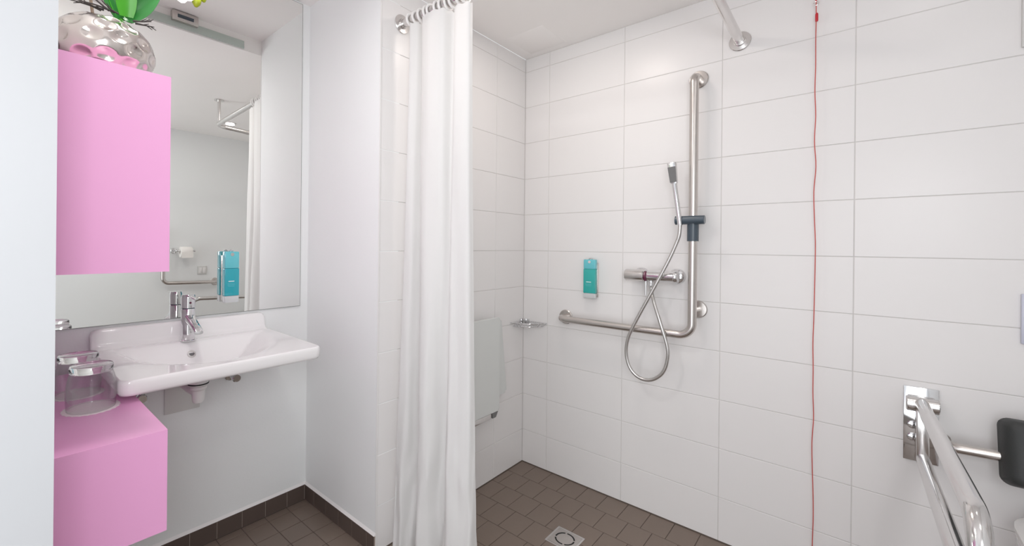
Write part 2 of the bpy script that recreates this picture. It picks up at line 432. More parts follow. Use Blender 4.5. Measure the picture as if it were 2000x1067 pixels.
for s in (0.02, 0.2, 0.4, 0.6, 0.75, 0.88, 0.955): rings.append(ring(s, sbot))
rings.append(ring(0.985, lambda x, y: SZ-0.047)); rings.append(ring(0.997, lambda x, y: SZ-0.040)); rings.append(ring(1.0, lambda x, y: SZ-0.030))
rings.append(ring(1.0, lambda x, y: sink_top(x, y)-0.012)); rings.append(ring(0.9965, lambda x, y: sink_top(x, y)-0.0045)); rings.append(ring(0.986, lambda x, y: sink_top(x, y)-0.0003))
s = 0.975
while s > 0.03: rings.append(ring(s, sink_top)); s -= 0.0165
rings.append(ring(0.02, sink_top))
loft(bm, rings)
obj('basin', bm, ceramic, wb, angle=60)
bm = bmesh.new()
prof = [(SY1-0.052, SZ-0.008), (SY1-0.046, SZ+0.001), (SY1-0.036, SZ+0.006), (SY1-0.029, SZ+0.018), (SY1-0.024, 0.896), (SY1-0.021, 0.9045), (SY1-0.015, 0.908), (SY1, 0.908), (SY1, SZ-0.008)]
rg = []
for x, k in ((-1.8315, 0.60), (-1.8305, 0.78), (-1.826, 0.90), (-1.818, 0.97), (-1.806, 1.0), (-1.262, 1.0), (-1.250, 0.97), (-1.243, 0.90), (-1.239, 0.78), (-1.238, 0.60)):
    rg.append([(x, y, SZ-0.008+(z-SZ+0.008)*k) for y, z in prof])
loft(bm, rg)
obj('upstand', bm, ceramic, wb, angle=50)
ofx, ofy = -1.553, 0.443
oz = sink_top(ofx, 0.4195)+0.0005
obj('overflow_ring', L_([(0.009, -0.001), (0.009, 0.003), (0.0135, 0.0035), (0.0145, 0.001), (0.0145, -0.003)], (ofx, 0.4195, oz), (0, -0.72, 0.69), 28), steel_l, wb)
obj('overflow_hole', L_([(0, 0.0), (0.0095, 0.0), (0.0095, -0.003), (0, -0.003)], (ofx, 0.4195, oz+0.0008), (0, -0.72, 0.69), 24), grey_face, wb)
dz = sink_top(bcx, 0.33)
obj('drain_ring', L_([(0, 0.002), (0.022, 0.002), (0.028, 0.004), (0.032, 0.001), (0.032, -0.004)], (bcx, 0.33, dz+0.001)), chrome, wb)

# single-lever tap
fx, fy, fz = -1.553, 0.462, SZ
t = thing('basin_tap', (fx, fy, fz), 'chrome single-lever tap standing on the back of the washbasin', 'tap')
obj('body', L_([(0, 0), (0.0265, 0), (0.0265, 0.004), (0.0235, 0.006), (0.0235, 0.118), (0.0225, 0.120), (0, 0.120)], (fx, fy, fz), n=40), chrome, t)
obj('collar', L_([(0, 0.120), (0.021, 0.120), (0.021, 0.1235), (0, 0.1235)], (fx, fy, fz), n=40), dark_grey, t)
obj('handle', L_([(0, 0.1235), (0.0235, 0.1235), (0.0240, 0.160), (0.0215, 0.172), (0, 0.176)], (fx, fy, fz), n=40), chrome, t)
bm = bmesh.new(); pr = []
for k, (dy, dz2, w, h) in enumerate([(0.010, 0.088, 0.018, 0.020), (-0.03, 0.080, 0.017, 0.017), (-0.075, 0.066, 0.0155, 0.012), (-0.112, 0.052, 0.015, 0.010), (-0.120, 0.046, 0.014, 0.007)]):
    pr.append([(fx+w*math.copysign(abs(math.cos(a))**0.7, math.cos(a)), fy+dy, fz+dz2+h*math.copysign(abs(math.sin(a))**0.7, math.sin(a))) for a in [2*PI*i/20 for i in range(20)]])
loft(bm, pr); obj('spout', bm, chrome, t, angle=50)
bm = bmesh.new(); pr = []
for dy, dz2, w, h in [(0.0, 0.168, 0.010, 0.006), (-0.04, 0.166, 0.0085, 0.005), (-0.085, 0.163, 0.008, 0.004), (-0.092, 0.162, 0.006, 0.002)]:
    pr.append([(fx+w*math.cos(a), fy+dy, fz+dz2+h*math.sin(a)) for a in [2*PI*i/14 for i in range(14)]])
loft(bm, pr); obj('lever', bm, chrome, t, angle=50)
obj('indicator', L_([(0, 0.0), (0.004, 0.0), (0.004, 0.0012), (0, 0.0015)], (fx, fy-0.0236, fz+0.143), (0, -1, 0), 16), purple, t, label='dark red temperature mark on the handle')

# waste, valves and cover plate below the basin
px, py = -1.566, 0.30
TZ = -0.010
t = thing('bottle_trap', (px, py, 0.70), 'white plastic waste trap hanging under the washbasin', 'drain trap')
obj('flange', L_([(0.018, 0.745), (0.030, 0.743), (0.032, 0.735), (0.031, 0.728), (0.024, 0.722), (0.0, 0.722)], (px, py, TZ)), plastic_w, t)
obj('seal', L_([(0.026, 0.7345), (0.0328, 0.7345), (0.0328, 0.7305), (0.026, 0.7305)], (px, py, TZ), closed=True), black_hole, t, label='black rubber seal ring')
obj('cup', L_([(0.0, 0.722), (0.026, 0.722), (0.026, 0.714), (0.021, 0.708), (0.0185, 0.672), (0.015, 0.666), (0.0, 0.665)], (px, py, TZ)), plastic_w, t)
obj('outlet_pipe', T([(px, py, 0.69), (px-0.005, py+0.06, 0.69), (px-0.005, A-0.004, 0.69)], 0.017), plastic_w, t)
obj('wall_rosette', L_(disc_prof(0.032, 0.006), (px-0.005, A-0.010, 0.69), (0, -1, 0)), plastic_w, t)
t = thing('cover_plate', (-1.54, A, 0.6), 'square grey-white cover plate on the wall under the washbasin', 'cover plate')
obj('plate', B(-1.609, -1.487, A-0.006, A, 0.556, 0.676, bev=0.002), plastic_g, t)
def valve(x, z, label):
    t = thing('angle_valve', (x, A, z), label, 'valve', 'chrome angle valves under the basin')
    obj('rosette', L_(disc_prof(0.024, 0.008), (x, A-0.0005, z), (0, -1, 0)), chrome, t)
    obj('valve_body', L_([(0, 0), (0.011, 0), (0.011, 0.045), (0.008, 0.05), (0, 0.05)], (x, A-0.006, z), (0, -1, 0)), chrome, t)
    obj('knob', L_([(0, 0.048), (0.016, 0.048), (0.0175, 0.052), (0.0175, 0.066), (0.014, 0.070), (0, 0.070)], (x, A-0.006, z), (0, -1, 0), 12), chrome, t)
    obj('supply_pipe', T([(x, A-0.036, z), (x, A-0.036, z+0.10)], 0.006), chrome, t)
valve(-1.694, 0.655, 'chrome angle valve under the left end of the washbasin, beside the pink cabinet')
valve(-1.372, 0.660, 'chrome angle valve under the washbasin, right of the white trap')

# ------------------------------------------------------------------ pink cabinets and what stands on them
CF = -0.20
def cabinet(name, x1, y0, y1, z0, z1, label):
    t = thing(name, ((XL+x1)/2, (y0+y1)/2, z0), label, 'cabinet', 'pink wall cabinets')
    obj('body', B(XL, x1-0.018, y0, y1, z0, z1), pink, t)
    obj('door', B(x1-0.018, x1, y0, y1, z0, z1), pink, t)
    return t
cabinet('wall_cabinet', -1.784, CF, A-0.03, 1.141, 1.590, 'upper glossy pink cabinet on the left wall, a silver flower pot on it')
cabinet('wall_cabinet', -1.784, CF, A-0.03, 0.543, 0.776, 'lower glossy pink cabinet under the washbasin, two glasses on it')

def tumbler(x, y, z, lab, clab):
    c = thing('coaster', (x, y, z), clab, 'coaster', 'paper coasters')
    n = 72; prof = []
    bm = bmesh.new()
    ra = [0.060+0.0016*math.cos(24*2*PI*k/n) for k in range(n)]
    rg = [[(x+r*f*math.cos(2*PI*k/n), y+r*f*math.sin(2*PI*k/n), z+h) for k, r in enumerate(ra)] for f, h in ((1, 0.0002), (1, 0.001), (0.97, 0.0012))]
    loft(bm, rg); obj('paper_mat', bm, coaster_m, c)
    z += 0.0013
    t = thing('tumbler', (x, y, z), lab, 'glass', 'upturned drinking glasses')
    R0 = 0.0505; H = 0.112
    wall_p = [(R0, 0.0), (R0+0.001, 0.003), (R0+0.0022, 0.035), (R0+0.001, 0.062), (R0-0.0025, 0.082), (R0-0.0055, 0.0915), (R0-0.0055, 0.094)]
    inner = [(r-0.0016, h) for r, h in wall_p[::-1]]
    obj('glass_wall', L_(wall_p+inner, (x, y, z), n=56, closed=True), thin_glass, t, angle=50)
    foot = [(0, 0.0945), (R0-0.0062, 0.0945), (R0-0.004, 0.098), (R0-0.0045, 0.1095), (R0-0.0065, H), (R0-0.011, H-0.0012), (0, H-0.0016)]
    obj('glass_foot', L_(foot, (x, y, z), n=56), glass, t, angle=50)
tumbler(-1.884, 0.088, 0.776, 'nearer of two upturned clear glasses on the lower pink cabinet', 'white paper coaster under the nearer glass')
tumbler(-1.893, 0.245, 0.776, 'farther upturned clear glass on the lower pink cabinet, beside the wall', 'white paper coaster under the farther glass')

pot_c = (-1.888, -0.075, 1.590)
t = thing('potted_orchid', pot_c, 'orchid with green leaves in a hammered silver pot on the upper pink cabinet', 'potted plant')
rnd = random.Random(5); cents = []
for i in range(3000):
    v = Vector((rnd.gauss(0, 1), rnd.gauss(0, 1), rnd.gauss(0, 1))).normalized()
    if all(v.angle(c) > 0.335 for c in cents): cents.append(v)
bm = bmesh.new(); NU, NV = 128, 72; rings = []
for j in range(NV+1):
    ph = math.radians(-52 + (52+60)*j/NV); rr_ = []
    for i in range(NU):
        th = 2*PI*i/NU; d = Vector((math.cos(ph)*math.cos(th), math.cos(ph)*math.sin(th), math.sin(ph)))
        m_ = min(d.angle(c) for c in cents); dent = -0.0075*max(0.0, 1-(m_/0.20)**2)
        R_ = 0.0995+dent
        rr_.append((pot_c[0]+d.x*R_, pot_c[1]+d.y*R_, pot_c[2]+0.0615+d.z*(0.088+dent)*0.89))
    rings.append(rr_)
top = rings[-1]; cxp, cyp = pot_c[0], pot_c[1]
rings.append([(cxp+(p[0]-cxp)*0.93, cyp+(p[1]-cyp)*0.93, p[2]) for p in top])
rings.append([(cxp+(p[0]-cxp)*0.90, cyp+(p[1]-cyp)*0.90, p[2]-0.02) for p in top])
zmin = min(p[2] for p in rings[0])
rings = [[(p[0], p[1], p[2]-zmin+pot_c[2]) for p in r] for r in rings]
loft(bm, rings); pot = obj('pot', bm, pot_m, t, angle=60)
ptz = max(p[2] for r in rings for p in r)
obj('bark', L_([(0, 0.002), (0.025, 0.004), (0.044, 0), (0.044, -0.012), (0, -0.012)], (cxp, cyp, ptz-0.006)), soil, t)
def leaf(base, mid, tip, w, m, nrm=(0, -1, 0.25)):
    P = spline([base, mid, tip], 9); N = Vector(nrm).normalized(); bm = bmesh.new(); top_, n = [], len(P)
    rows = []
    for i, p in enumerate(P):
        s = i/(n-1); tdir = (P[min(i+1, n-1)]-P[max(i-1, 0)]).normalized(); side = tdir.cross(N).normalized(); nn = side.cross(tdir)
        ww = w*(0.42+0.58*math.sin(PI*min(1, s*1.15+0.12)/1.0)) if s < 0.85 else w*(0.42+0.58*math.sin(PI*0.9))*max(0.05, (1-((s-0.85)/0.15)**2))
        row = []
        for q in (-1, -0.5, 0, 0.5, 1):
            row.append((p+side*ww*q+nn*(abs(q)**1.5)*ww*0.32, nn))
        rows.append(row)
    def sheet(o_): return [[bm.verts.new(v+n_*o_) for v, n_ in r] for r in rows]
    a, b = sheet(0.0008), sheet(-0.0008)
    for i in range(n-1):
        for k in range(4):
            bm.faces.new((a[i][k], a[i][k+1], a[i+1][k+1], a[i+1][k])); bm.faces.new((b[i][k], b[i+1][k], b[i+1][k+1], b[i][k+1]))
        for k in (0, 4): bm.faces.new((a[i][k], a[i+1][k], b[i+1][k], b[i][k]))
    for i in (0, n-1):
        for k in range(4): bm.faces.new((a[i][k], a[i][k+1], b[i][k+1], b[i][k]))
    return obj('leaf', bm, m, t, angle=80)
ly = cyp-0.01
leaf((-1.852, ly-0.012, 1.740), (-1.858, ly-0.03, 1.800), (-1.868, ly-0.05, 1.875), 0.021, green1)
leaf((-1.848, ly-0.006, 1.738), (-1.812, ly-0.02, 1.785), (-1.770, ly-0.03, 1.850), 0.021, green2)
leaf((-1.862, ly+0.006, 1.738), (-1.892, ly+0.0, 1.795), (-1.925, ly-0.005, 1.860), 0.016, green2)
leaf((-1.856, ly+0.012, 1.738), (-1.873, ly+0.014, 1.80), (-1.893, ly+0.02, 1.89), 0.020, green1, (0.3, -1, 0.2))
leaf((-1.846, ly+0.010, 1.738), (-1.806, ly+0.03, 1.80), (-1.765, ly+0.06, 1.87), 0.018, green2, (-0.3, -1, 0.3))
sp = spline([(-1.912, ly, 1.728), (-1.918, ly, 1.80), (-1.915, ly, 1.95), (-1.87, ly, 2.05), (-1.79, ly-0.005, 2.03), (-1.725, ly-0.01, 1.93), (-1.692, ly-0.01, 1.866)], 7)
obj('flower_stem', T(sp, [0.0032-0.0016*i/(len(sp)-1) for i in range(len(sp))], n=8), stemm, t)
def bud(p, axis, r, L):
    obj('bud', L_([(0, 0), (r*0.6, L*0.12), (r, L*0.42), (r*0.85, L*0.7), (r*0.35, L*0.95), (0, L)], p, axis, 16), budm, t)
bud((-1.700, ly-0.01, 1.856), (-0.12, -0.1, -1), 0.0115, 0.034)
bud((-1.690, ly-0.01, 1.868), (0.25, -0.1, -1), 0.0095, 0.026)
bud((-1.712, ly-0.01, 1.905), (0.9, -0.1, -0.4), 0.011, 0.03)
fl = Vector((-1.740, ly-0.018, 1.845))
for k in range(5):
    a = -PI/2 + k*2*PI/5; d = Vector((math.cos(a), -0.15, math.sin(a))); s_ = Vector((-math.sin(a), 0, math.cos(a))); bm = bmesh.new()
    rgp = []
    for f, w in ((0.1, 0.15), (0.35, 0.75), (0.65, 1.0), (0.9, 0.6), (1.0, 0.1)):
        c = fl + d*0.030*f; ww = 0.0135*w
        rgp.append([c-s_*ww+Vector((0, 0.0006, 0)), c+s_*ww+Vector((0, 0.0006, 0)), c+s_*ww+Vector((0, -0.0006, 0)), c-s_*ww+Vector((0, -0.0006, 0))])
    loft(bm, rgp); obj('petal', bm, petal_m, t)
obj('flower_lip', L_([(0, 0), (0.005, 0.003), (0.006, 0.009), (0.003, 0.014), (0, 0.015)], fl, (0, -1, -0.3), 12), budm, t)
r3 = random.Random(3)
for base, tip in (((-1.90, 1.733), (-1.958, 1.742)), ((-1.895, 1.736), (-1.965, 1.728)), ((-1.885, 1.738), (-1.935, 1.760)), ((-1.875, 1.738), (-1.945, 1.733)), ((-1.84, 1.732), (-1.806, 1.738)), ((-1.835, 1.728), (-1.800, 1.727)), ((-1.868, 1.738), (-1.90, 1.748))):
    p0 = Vector((base[0], ly-0.02, base[1])); p1 = Vector((tip[0], ly-0.035, tip[1])); bm = bmesh.new()
    P = spline([p0, (p0+p1)/2+Vector((0, 0, r3.uniform(-0.003, 0.004))), p1], 5)
    tube(bm, P, [0.0026-0.0017*i/(len(P)-1) for i in range(len(P))], n=6)
    for q in (4, 6, 8):
        s_ = P[q]; e = s_ + (p1-p0).normalized()*0.012 + Vector((0, r3.uniform(-0.004, 0.004), r3.choice((-1, 1))*0.006)); tube(bm, [s_, e], [0.0016, 0.0007], n=5)
    obj('twig', bm, twigm, t)

# ------------------------------------------------------------------ soap dispensers
def dispenser(name, origin, rz, w, h, d, label, liq, frac):
    """local frame: x across, -y out of the wall, z up"""
    o, c, s = Vector(origin), math.cos(rz), math.sin(rz)
    t = thing(name, origin, label, 'soap dispenser', 'teal soap dispensers')
    def put(nm, bm, m, lab=None):
        bmesh.ops.transform(bm, matrix=Matrix.Translation(o) @ Matrix.Rotation(rz, 4, 'Z'), verts=bm.verts); return obj(nm, bm, m, t, lab)
    put('back_plate', B(-w/2+0.003, w/2+0.002, -0.010, -0.0005, 0.006, h-0.022, bev=0.001), steel)
    z0, z1, z2 = h*0.13, h*(0.13+frac), h-0.006
    put('base', B(-w/2, w/2, -d, -0.012, 0, z0, bev=0.004), clear_base)
    put('liquid_chamber', B(-w/2, w/2, -d, -0.012, z0, z1, bev=0.002), liq)
    put('upper_chamber', B(-w/2, w/2, -d, -0.012, z1, z2, bev=0.004), teal_light)
    put('push_button', L_([(0, 0), (0.009, 0), (0.010, 0.004), (0.007, 0.008), (0, 0.009)], (0, -d*0.6, z2-0.001), n=20), chrome)
    put('nozzle_notch', L_([(0, 0), (0.007, 0), (0.007, 0.001), (0, 0.001)], (0, -d-0.0002, z2-0.012), (0, -1, 0), 18), chrome)
    for k, (ww, zz) in enumerate(((0.5, 0.40), (0.62, 0.36), (0.62, 0.335), (0.55, 0.31))):
        put('print_line', B(-w/2*ww, w/2*ww*0.6, -d-0.0006, -d+0.0003, h*zz, h*zz+(0.003 if k == 0 else 0.0012)), white_print if k == 0 else teal_light)
dispenser('soap_dispenser', (0, -0.4015, 0.953), -PI/2, 0.062, 0.198, 0.034, 'teal soap dispenser on the tiled shower wall', teal_liq, 0.60)
dispenser('soap_dispenser', (-1.386, A-0.006, 0.966), 0, 0.056, 0.214, 0.044, 'blue-teal soap dispenser fixed on the mirror, right of the tap', teal_blue, 0.52)

# ------------------------------------------------------------------ shower: rail, curtain
t = thing('curtain_rail', (-0.916, 0, 2.11), 'L-shaped brushed steel shower curtain rail', 'curtain rail')
rail = fillet([(-0.916, -0.002, 2.108), (-0.916, -1.005, 2.075), (-0.002, -1.012, 2.040)], 0.07, 10)
obj('rail_tube', T(rail, 0.0165, n=24), steel_l, t)
obj('wall_flange', L_([(0.0165, 0.0005), (0.038, 0.0005), (0.038, 0.004), (0.036, 0.006), (0.021, 0.007), (0.020, 0.018), (0.0165, 0.018)], (-0.916, 0, 2.108), (0, -1, 0), closed=True), steel_l, t)
obj('wall_flange', L_([(0.0165, 0.0005), (0.038, 0.0005), (0.038, 0.004), (0.036, 0.006), (0.021, 0.007), (0.020, 0.018), (0.0165, 0.018)], (0, -1.012, 2.040), (-1, 0, 0), closed=True), steel_l, t)
obj('ceiling_post', T([(-0.908, -0.975, 2.078), (-0.908, -0.975, ZC)], 0.011), steel_l, t)
obj('ceiling_flange', L_(disc_prof(0.034, 0.006), (-0.908, -0.975, ZC), (0, 0, -1)), steel_l, t)

t = thing('shower_curtain', (-0.93, -0.22, 0.03), 'white shower curtain pushed together beside the wall, on white rings', 'shower curtain')
def rail_z(y): return 2.108 + (y+0.002)*0.0329
plan_top = [(-0.928, -0.040), (-0.958, -0.052), (-0.940, -0.085), (-0.905, -0.096), (-0.900, -0.112), (-0.952, -0.135), (-0.966, -0.180), (-0.962, -0.225), (-0.945, -0.268), (-0.905, -0.285), (-0.900, -0.302), (-0.925, -0.318), (-0.930, -0.345), (-0.918, -0.392), (-0.895, -0.400)]
plan_bot = [(-0.945, -0.020), (-0.990, -0.030), (-0.995, -0.075), (-0.945, -0.105), (-0.905, -0.130), (-0.950, -0.160), (-1.000, -0.195), (-0.985, -0.240), (-0.920, -0.262), (-0.905, -0.290), (-0.965, -0.318), (-0.985, -0.352), (-0.950, -0.400), (-0.930, -0.438), (-0.890, -0.445)]
def narrow(pts, c, k, sh):      # gather the folds closer together along the rail's diagonal
    d = Vector((0.7071, -0.7071, 0)); out = []
    for x, y in pts:
        p = Vector((x, y, 0)); q = (p-c).dot(d); out.append(p + d*(q*(k-1)+sh))
    return out
PT = spline(narrow(plan_top, Vector((-0.925, -0.22, 0)), 0.79, 0.0), 9); PB = spline(narrow(plan_bot, Vector((-0.94, -0.235, 0)), 0.855, -0.006), 9)
NZ = 90; bm = bmesh.new(); grid = []
for j in range(NZ+1):
    s = j/NZ; row = []
    for i, (a, b) in enumerate(zip(PT, PB)):
        f = s**1.5
        p = a.lerp(b, f)
        ztop = rail_z(a.y)-0.020-0.022*(i/len(PT)) - 0.005*math.sin(i*0.35)**2; z = ztop + (0.028-ztop)*s
        w = noise.noise(Vector((i*0.09, z*2.2, 1.7)))*0.010*(0.25+s) + noise.noise(Vector((i*0.21, z*6.0, 5.1)))*0.004*s*s
        if s > 0.55:
            k_ = (s-0.55)/0.45; q = noise.noise(Vector((i*0.085+z*2.4, z*3.2-i*0.03, 9.3)))
            w += (abs(q)-0.2)*0.030*k_*k_ + noise.noise(Vector((i*0.13-z*5, z*7, 3.1)))*0.008*k_
        row.append(bm.verts.new((p.x+w, p.y+w*0.5, z)))
    grid.append(row)
for j in range(NZ):
    for i in range(len(PT)-1): bm.faces.new((grid[j][i], grid[j][i+1], grid[j+1][i+1], grid[j+1][i]))
cu = obj('curtain_cloth', bm, fabric_m, t, angle=180)
for k in range(11):
    y = -0.060-0.028*k - (0.004 if k % 2 else 0); zc = rail_z(y)-0.0020
    a = random.uniform(-0.35, 0.35)
    pts = [(-0.916+0.0235*math.cos(q)*math.cos(a*0.3), y+0.0235*math.cos(q)*math.sin(a)*0.5, zc+0.0235*math.sin(q)) for q in [2*PI*i/28 for i in range(28)]]
    obj('curtain_ring', T(pts, 0.0048, n=10, closed=True), plastic_w, t)

# ------------------------------------------------------------------ shower: folding seat, basket, drain
t = thing('shower_bench', (-0.5, 0, 0.4), 'folded-up white shower seat on the tiled wall behind the curtain', 'shower seat')
bm = bmesh.new()
def pan(yt, yb, xt0, xt1, xb0, xb1, zt, zb, th, rr):
    bm = bmesh.new()
    base = [(xb0, yb, zb), (xb1, yb, zb), (xt1, yt, zt), (xt0, yt, zt)]
    poly_prism(bm, base, (0, th, 0)); 
    es = [e for e in bm.edges if abs(e.verts[0].co.y-e.verts[1].co.y) > th*0.8 and abs(e.verts[0].co.z-e.verts[1].co.z) < 0.02]
    bmesh.ops.bevel(bm, geom=es, offset=rr, segments=4, affect='EDGES')
    es = [e for e in bm.edges if len(e.link_faces) == 2 and e.calc_face_angle() > 1.2]
    bmesh.ops.bevel(bm, geom=es, offset=0.002, segments=2, affect='EDGES'); return bm
obj('backrest', pan(-0.050, -0.050, -0.700, -0.275, -0.750, -0.222, 0.842, 0.452, 0.012, 0.012), seat_m, t)
obj('seat', pan(-0.092, -0.092, -0.690, -0.342, -0.690, -0.343, 0.858, 0.402, 0.014, 0.008), seat_m, t)
obj('bracket', B(-0.68, -0.36, -0.085, -0.060, 0.372, 0.398, bev=0.003), steel_l, t)
for x in (-0.372, -0.655):
    bm = bmesh.new(); poly_prism(bm, [(x-0.028, -0.088, 0.414), (x+0.030, -0.088, 0.430), (x+0.030, -0.088, 0.412), (x+0.006, -0.088, 0.374), (x-0.020, -0.088, 0.374)], (0, 0.0855, 0)); obj('hinge', bm, grey_face, t)
    obj('wall_mount', B(x-0.02, x+0.02, -0.012, -0.001, 0.36, 0.50, bev=0.002), steel_l, t)
    obj('stay', B(x-0.006, x+0.006, -0.040, -0.010, 0.47, 0.50, bev=0.001), steel_l, t)

t = thing('soap_basket', (0, 0, 0.78), 'chrome wire corner basket in the shower corner', 'soap basket')
def arc(z, r1, r2, inset=0.0, n=14):
    P0, P1, P2 = Vector((-r1, -0.004-inset, z)), Vector((-0.004-inset, -r2, z)), Vector((-r1*0.80, -r2*0.80, z))
    return [P0*(1-q)**2 + P2*2*q*(1-q) + P1*q*q for q in [i/n for i in range(n+1)]]
bz, tz = 0.772, 0.792
rim_t = arc(tz, 0.130, 0.150); rim_b = arc(bz, 0.105, 0.125)
bm = bmesh.new(); tube(bm, rim_t+[(-0.004, -0.004, tz)], 0.0028, n=8, closed=True); obj('upper_rim', bm, chrome, t)
bm = bmesh.new(); tube(bm, rim_b+[(-0.004, -0.004, bz)], 0.0022, n=8, closed=True); obj('lower_rim', bm, chrome, t)
bm = bmesh.new()
for a, b in zip(rim_t[1::1], rim_b[1::1]): tube(bm, [a, b], 0.0013, n=6)
for k in range(1, 10):
    f = k/10; tube(bm, [Vector((-0.105*f, -0.004, bz)), Vector((-0.004, -0.125*f, bz))], 0.0014, n=6)
obj('basket_wires', bm, chrome, t)
bm = bmesh.new(); box(bm, -0.040, -0.012, -0.006, -0.0005, tz-0.016, tz+0.012, bev=0.001); box(bm, -0.006, -0.0005, -0.040, -0.012, tz-0.016, tz+0.012, bev=0.001)
obj('wall_clips', bm, chrome, t)

dx, dy = -0.430, -0.492
t = thing('floor_drain', (dx, dy, 0), 'square steel floor drain in the dark shower floor', 'floor drain')
obj('frame', B(dx-0.060, dx+0.060, dy-0.060, dy+0.060, -0.0019, 0.0012, bev=0.0005), steel_l, t)
obj('grate', B(dx-0.052, dx+0.052, dy-0.052, dy+0.052, 0.0012, 0.0022, bev=0.0004), steel, t)
for a0 in (20, 110, 200, 290):
    bm = bmesh.new(); n = 14; A0, A1 = math.radians(a0+4), math.radians(a0+82)
    po = [(dx+0.040*math.cos(A0+(A1-A0)*i/n), dy+0.040*math.sin(A0+(A1-A0)*i/n), 0.00225) for i in range(n+1)]
    pi_ = [(dx+0.034*math.cos(A0+(A1-A0)*i/n), dy+0.034*math.sin(A0+(A1-A0)*i/n), 0.00225) for i in range(n+1)]
    poly_prism(bm, po+pi_[::-1], (0, 0, 0.0003)); obj('slot', bm, black_hole, t, smooth=False)

# ------------------------------------------------------------------ shower: grab rail, hand shower, mixer
def flange(x_axis, p, r=0.037, m=steel, parent=None):
    obj('flange', L_([(0, 0.0005), (r, 0.0005), (r, 0.005), (r-0.003, 0.008), (0.02, 0.009), (0, 0.009)], p, x_axis), m, parent)
gx, gy, gz = -0.072, -0.866, 0.842
t = thing('grab_rail', (0, gy, gz), 'L-shaped brushed steel grab rail on the tiled shower wall', 'grab rail')
path = fillet([(-0.004, gy, 1.922), (gx, gy, 1.922), (gx, gy, gz), (gx, -0.262, gz), (-0.004, -0.262, gz)], 0.052, 10)
obj('rail_tube', T(path, 0.0168, n=28), steel, t)
flange((-1, 0, 0), (0, gy, 1.922), parent=t); flange((-1, 0, 0), (0, -0.262, gz), parent=t); flange((-1, 0, 0), (0, gy-0.004, 0.948), parent=t)
obj('support_post', T([(-0.004, gy-0.004, 0.948), (gx, gy, 0.948)], 0.0125), steel, t)

t = thing('shower_slider', (gx, gy, 1.31), 'dark grey sliding shower holder clamped on the grab rail', 'shower holder')
obj('sleeve', L_([(0.0175, 0.0), (0.0215, 0.0), (0.0218, 0.066), (0.0215, 0.070), (0.0175, 0.070)], (gx, gy, 1.235), closed=True), dark_grey, t)
obj('cross_body', L_([(0, 0), (0.0165, 0), (0.018, 0.002), (0.018, 0.106), (0.0165, 0.108), (0, 0.108)], (gx-0.014, gy-0.046, 1.322), (0, 1, 0), 28), dark_grey, t)
obj('rail_grip', L_([(0.0172, 0.0), (0.024, 0.0), (0.024, 0.034), (0.0172, 0.034)], (gx, gy, 1.305), closed=True), dark_grey, t)
obj('clamp_knob', L_([(0, 0), (0.0185, 0), (0.0185, 0.014), (0, 0.014)], (gx-0.014, gy+0.048, 1.322), (0, 1, 0), 20), dark_grey, t)

hx = gx-0.030
t = thing('hand_shower', (hx, -0.815, 1.33), 'slim chrome hand shower with a long looping metal hose', 'hand shower')
hb, hm, ht = Vector((hx-0.002, -0.826, 1.300)), Vector((hx-0.004, -0.803, 1.475)), Vector((hx-0.012, -0.795, 1.562))
obj('handle', T([hb, hb.lerp(hm, 0.5), hm], [0.0095, 0.0098, 0.0100], n=20), chrome, t)
ax = (ht-hm).normalized(); sd = Vector((0, -1, 0)); sd = (sd-ax*sd.dot(ax)).normalized(); nn = ax.cross(sd)
bm = bmesh.new(); rg = []
for f, w, d in ((0, 0.012, 0.010), (0.1, 0.0135, 0.011), (0.95, 0.0165, 0.012), (1.0, 0.016, 0.011)):
    c = hm.lerp(ht, f); rg.append([c+sd*w*math.copysign(abs(math.cos(q))**0.35, math.cos(q))+nn*d*math.copysign(abs(math.sin(q))**0.35, math.sin(q)) for q in [2*PI*(i+0.5)/24 for i in range(24)]])
loft(bm, rg); obj('head', bm, chrome, t, angle=40)
bm = bmesh.new(); rg = []
outn = nn if nn.x < 0 else -nn
for f, w in ((0.06, 0.0125), (0.80, 0.0152)):
    c = hm.lerp(ht, f)+outn*0.0100; rg.append([c+sd*w, c-sd*w, c-sd*w+outn*0.0025, c+sd*w+outn*0.0025])
loft(bm, rg); obj('spray_face', bm, grey_face, t, label='dark grey spray plate', smooth=False)
hose_pts = [(hb.x, hb.y, hb.z+0.004), (-0.104, -0.823, 1.262), (-0.102, -0.812, 1.226), (-0.102, -0.780, 1.148), (-0.106, -0.716, 1.012), (-0.108, -0.649, 0.873), (-0.106, -0.617, 0.790), (-0.102, -0.612, 0.720), (-0.100, -0.632, 0.662), (-0.098, -0.672, 0.632), (-0.098, -0.720, 0.636), (-0.098, -0.762, 0.674), (-0.098, -0.780, 0.730), (-0.100, -0.780, 0.790), (-0.100, -0.752, 0.885), (-0.085, -0.722, 0.965), (-0.064, -0.704, 1.012), (-0.060, -0.701, 1.040)]
hp = spline(hose_pts, 26)
obj('hose', T(hp, [0.0072 + (0.0006 if i % 2 else -0.0003) for i in range(len(hp))], n=12), hose_m, t, angle=180)

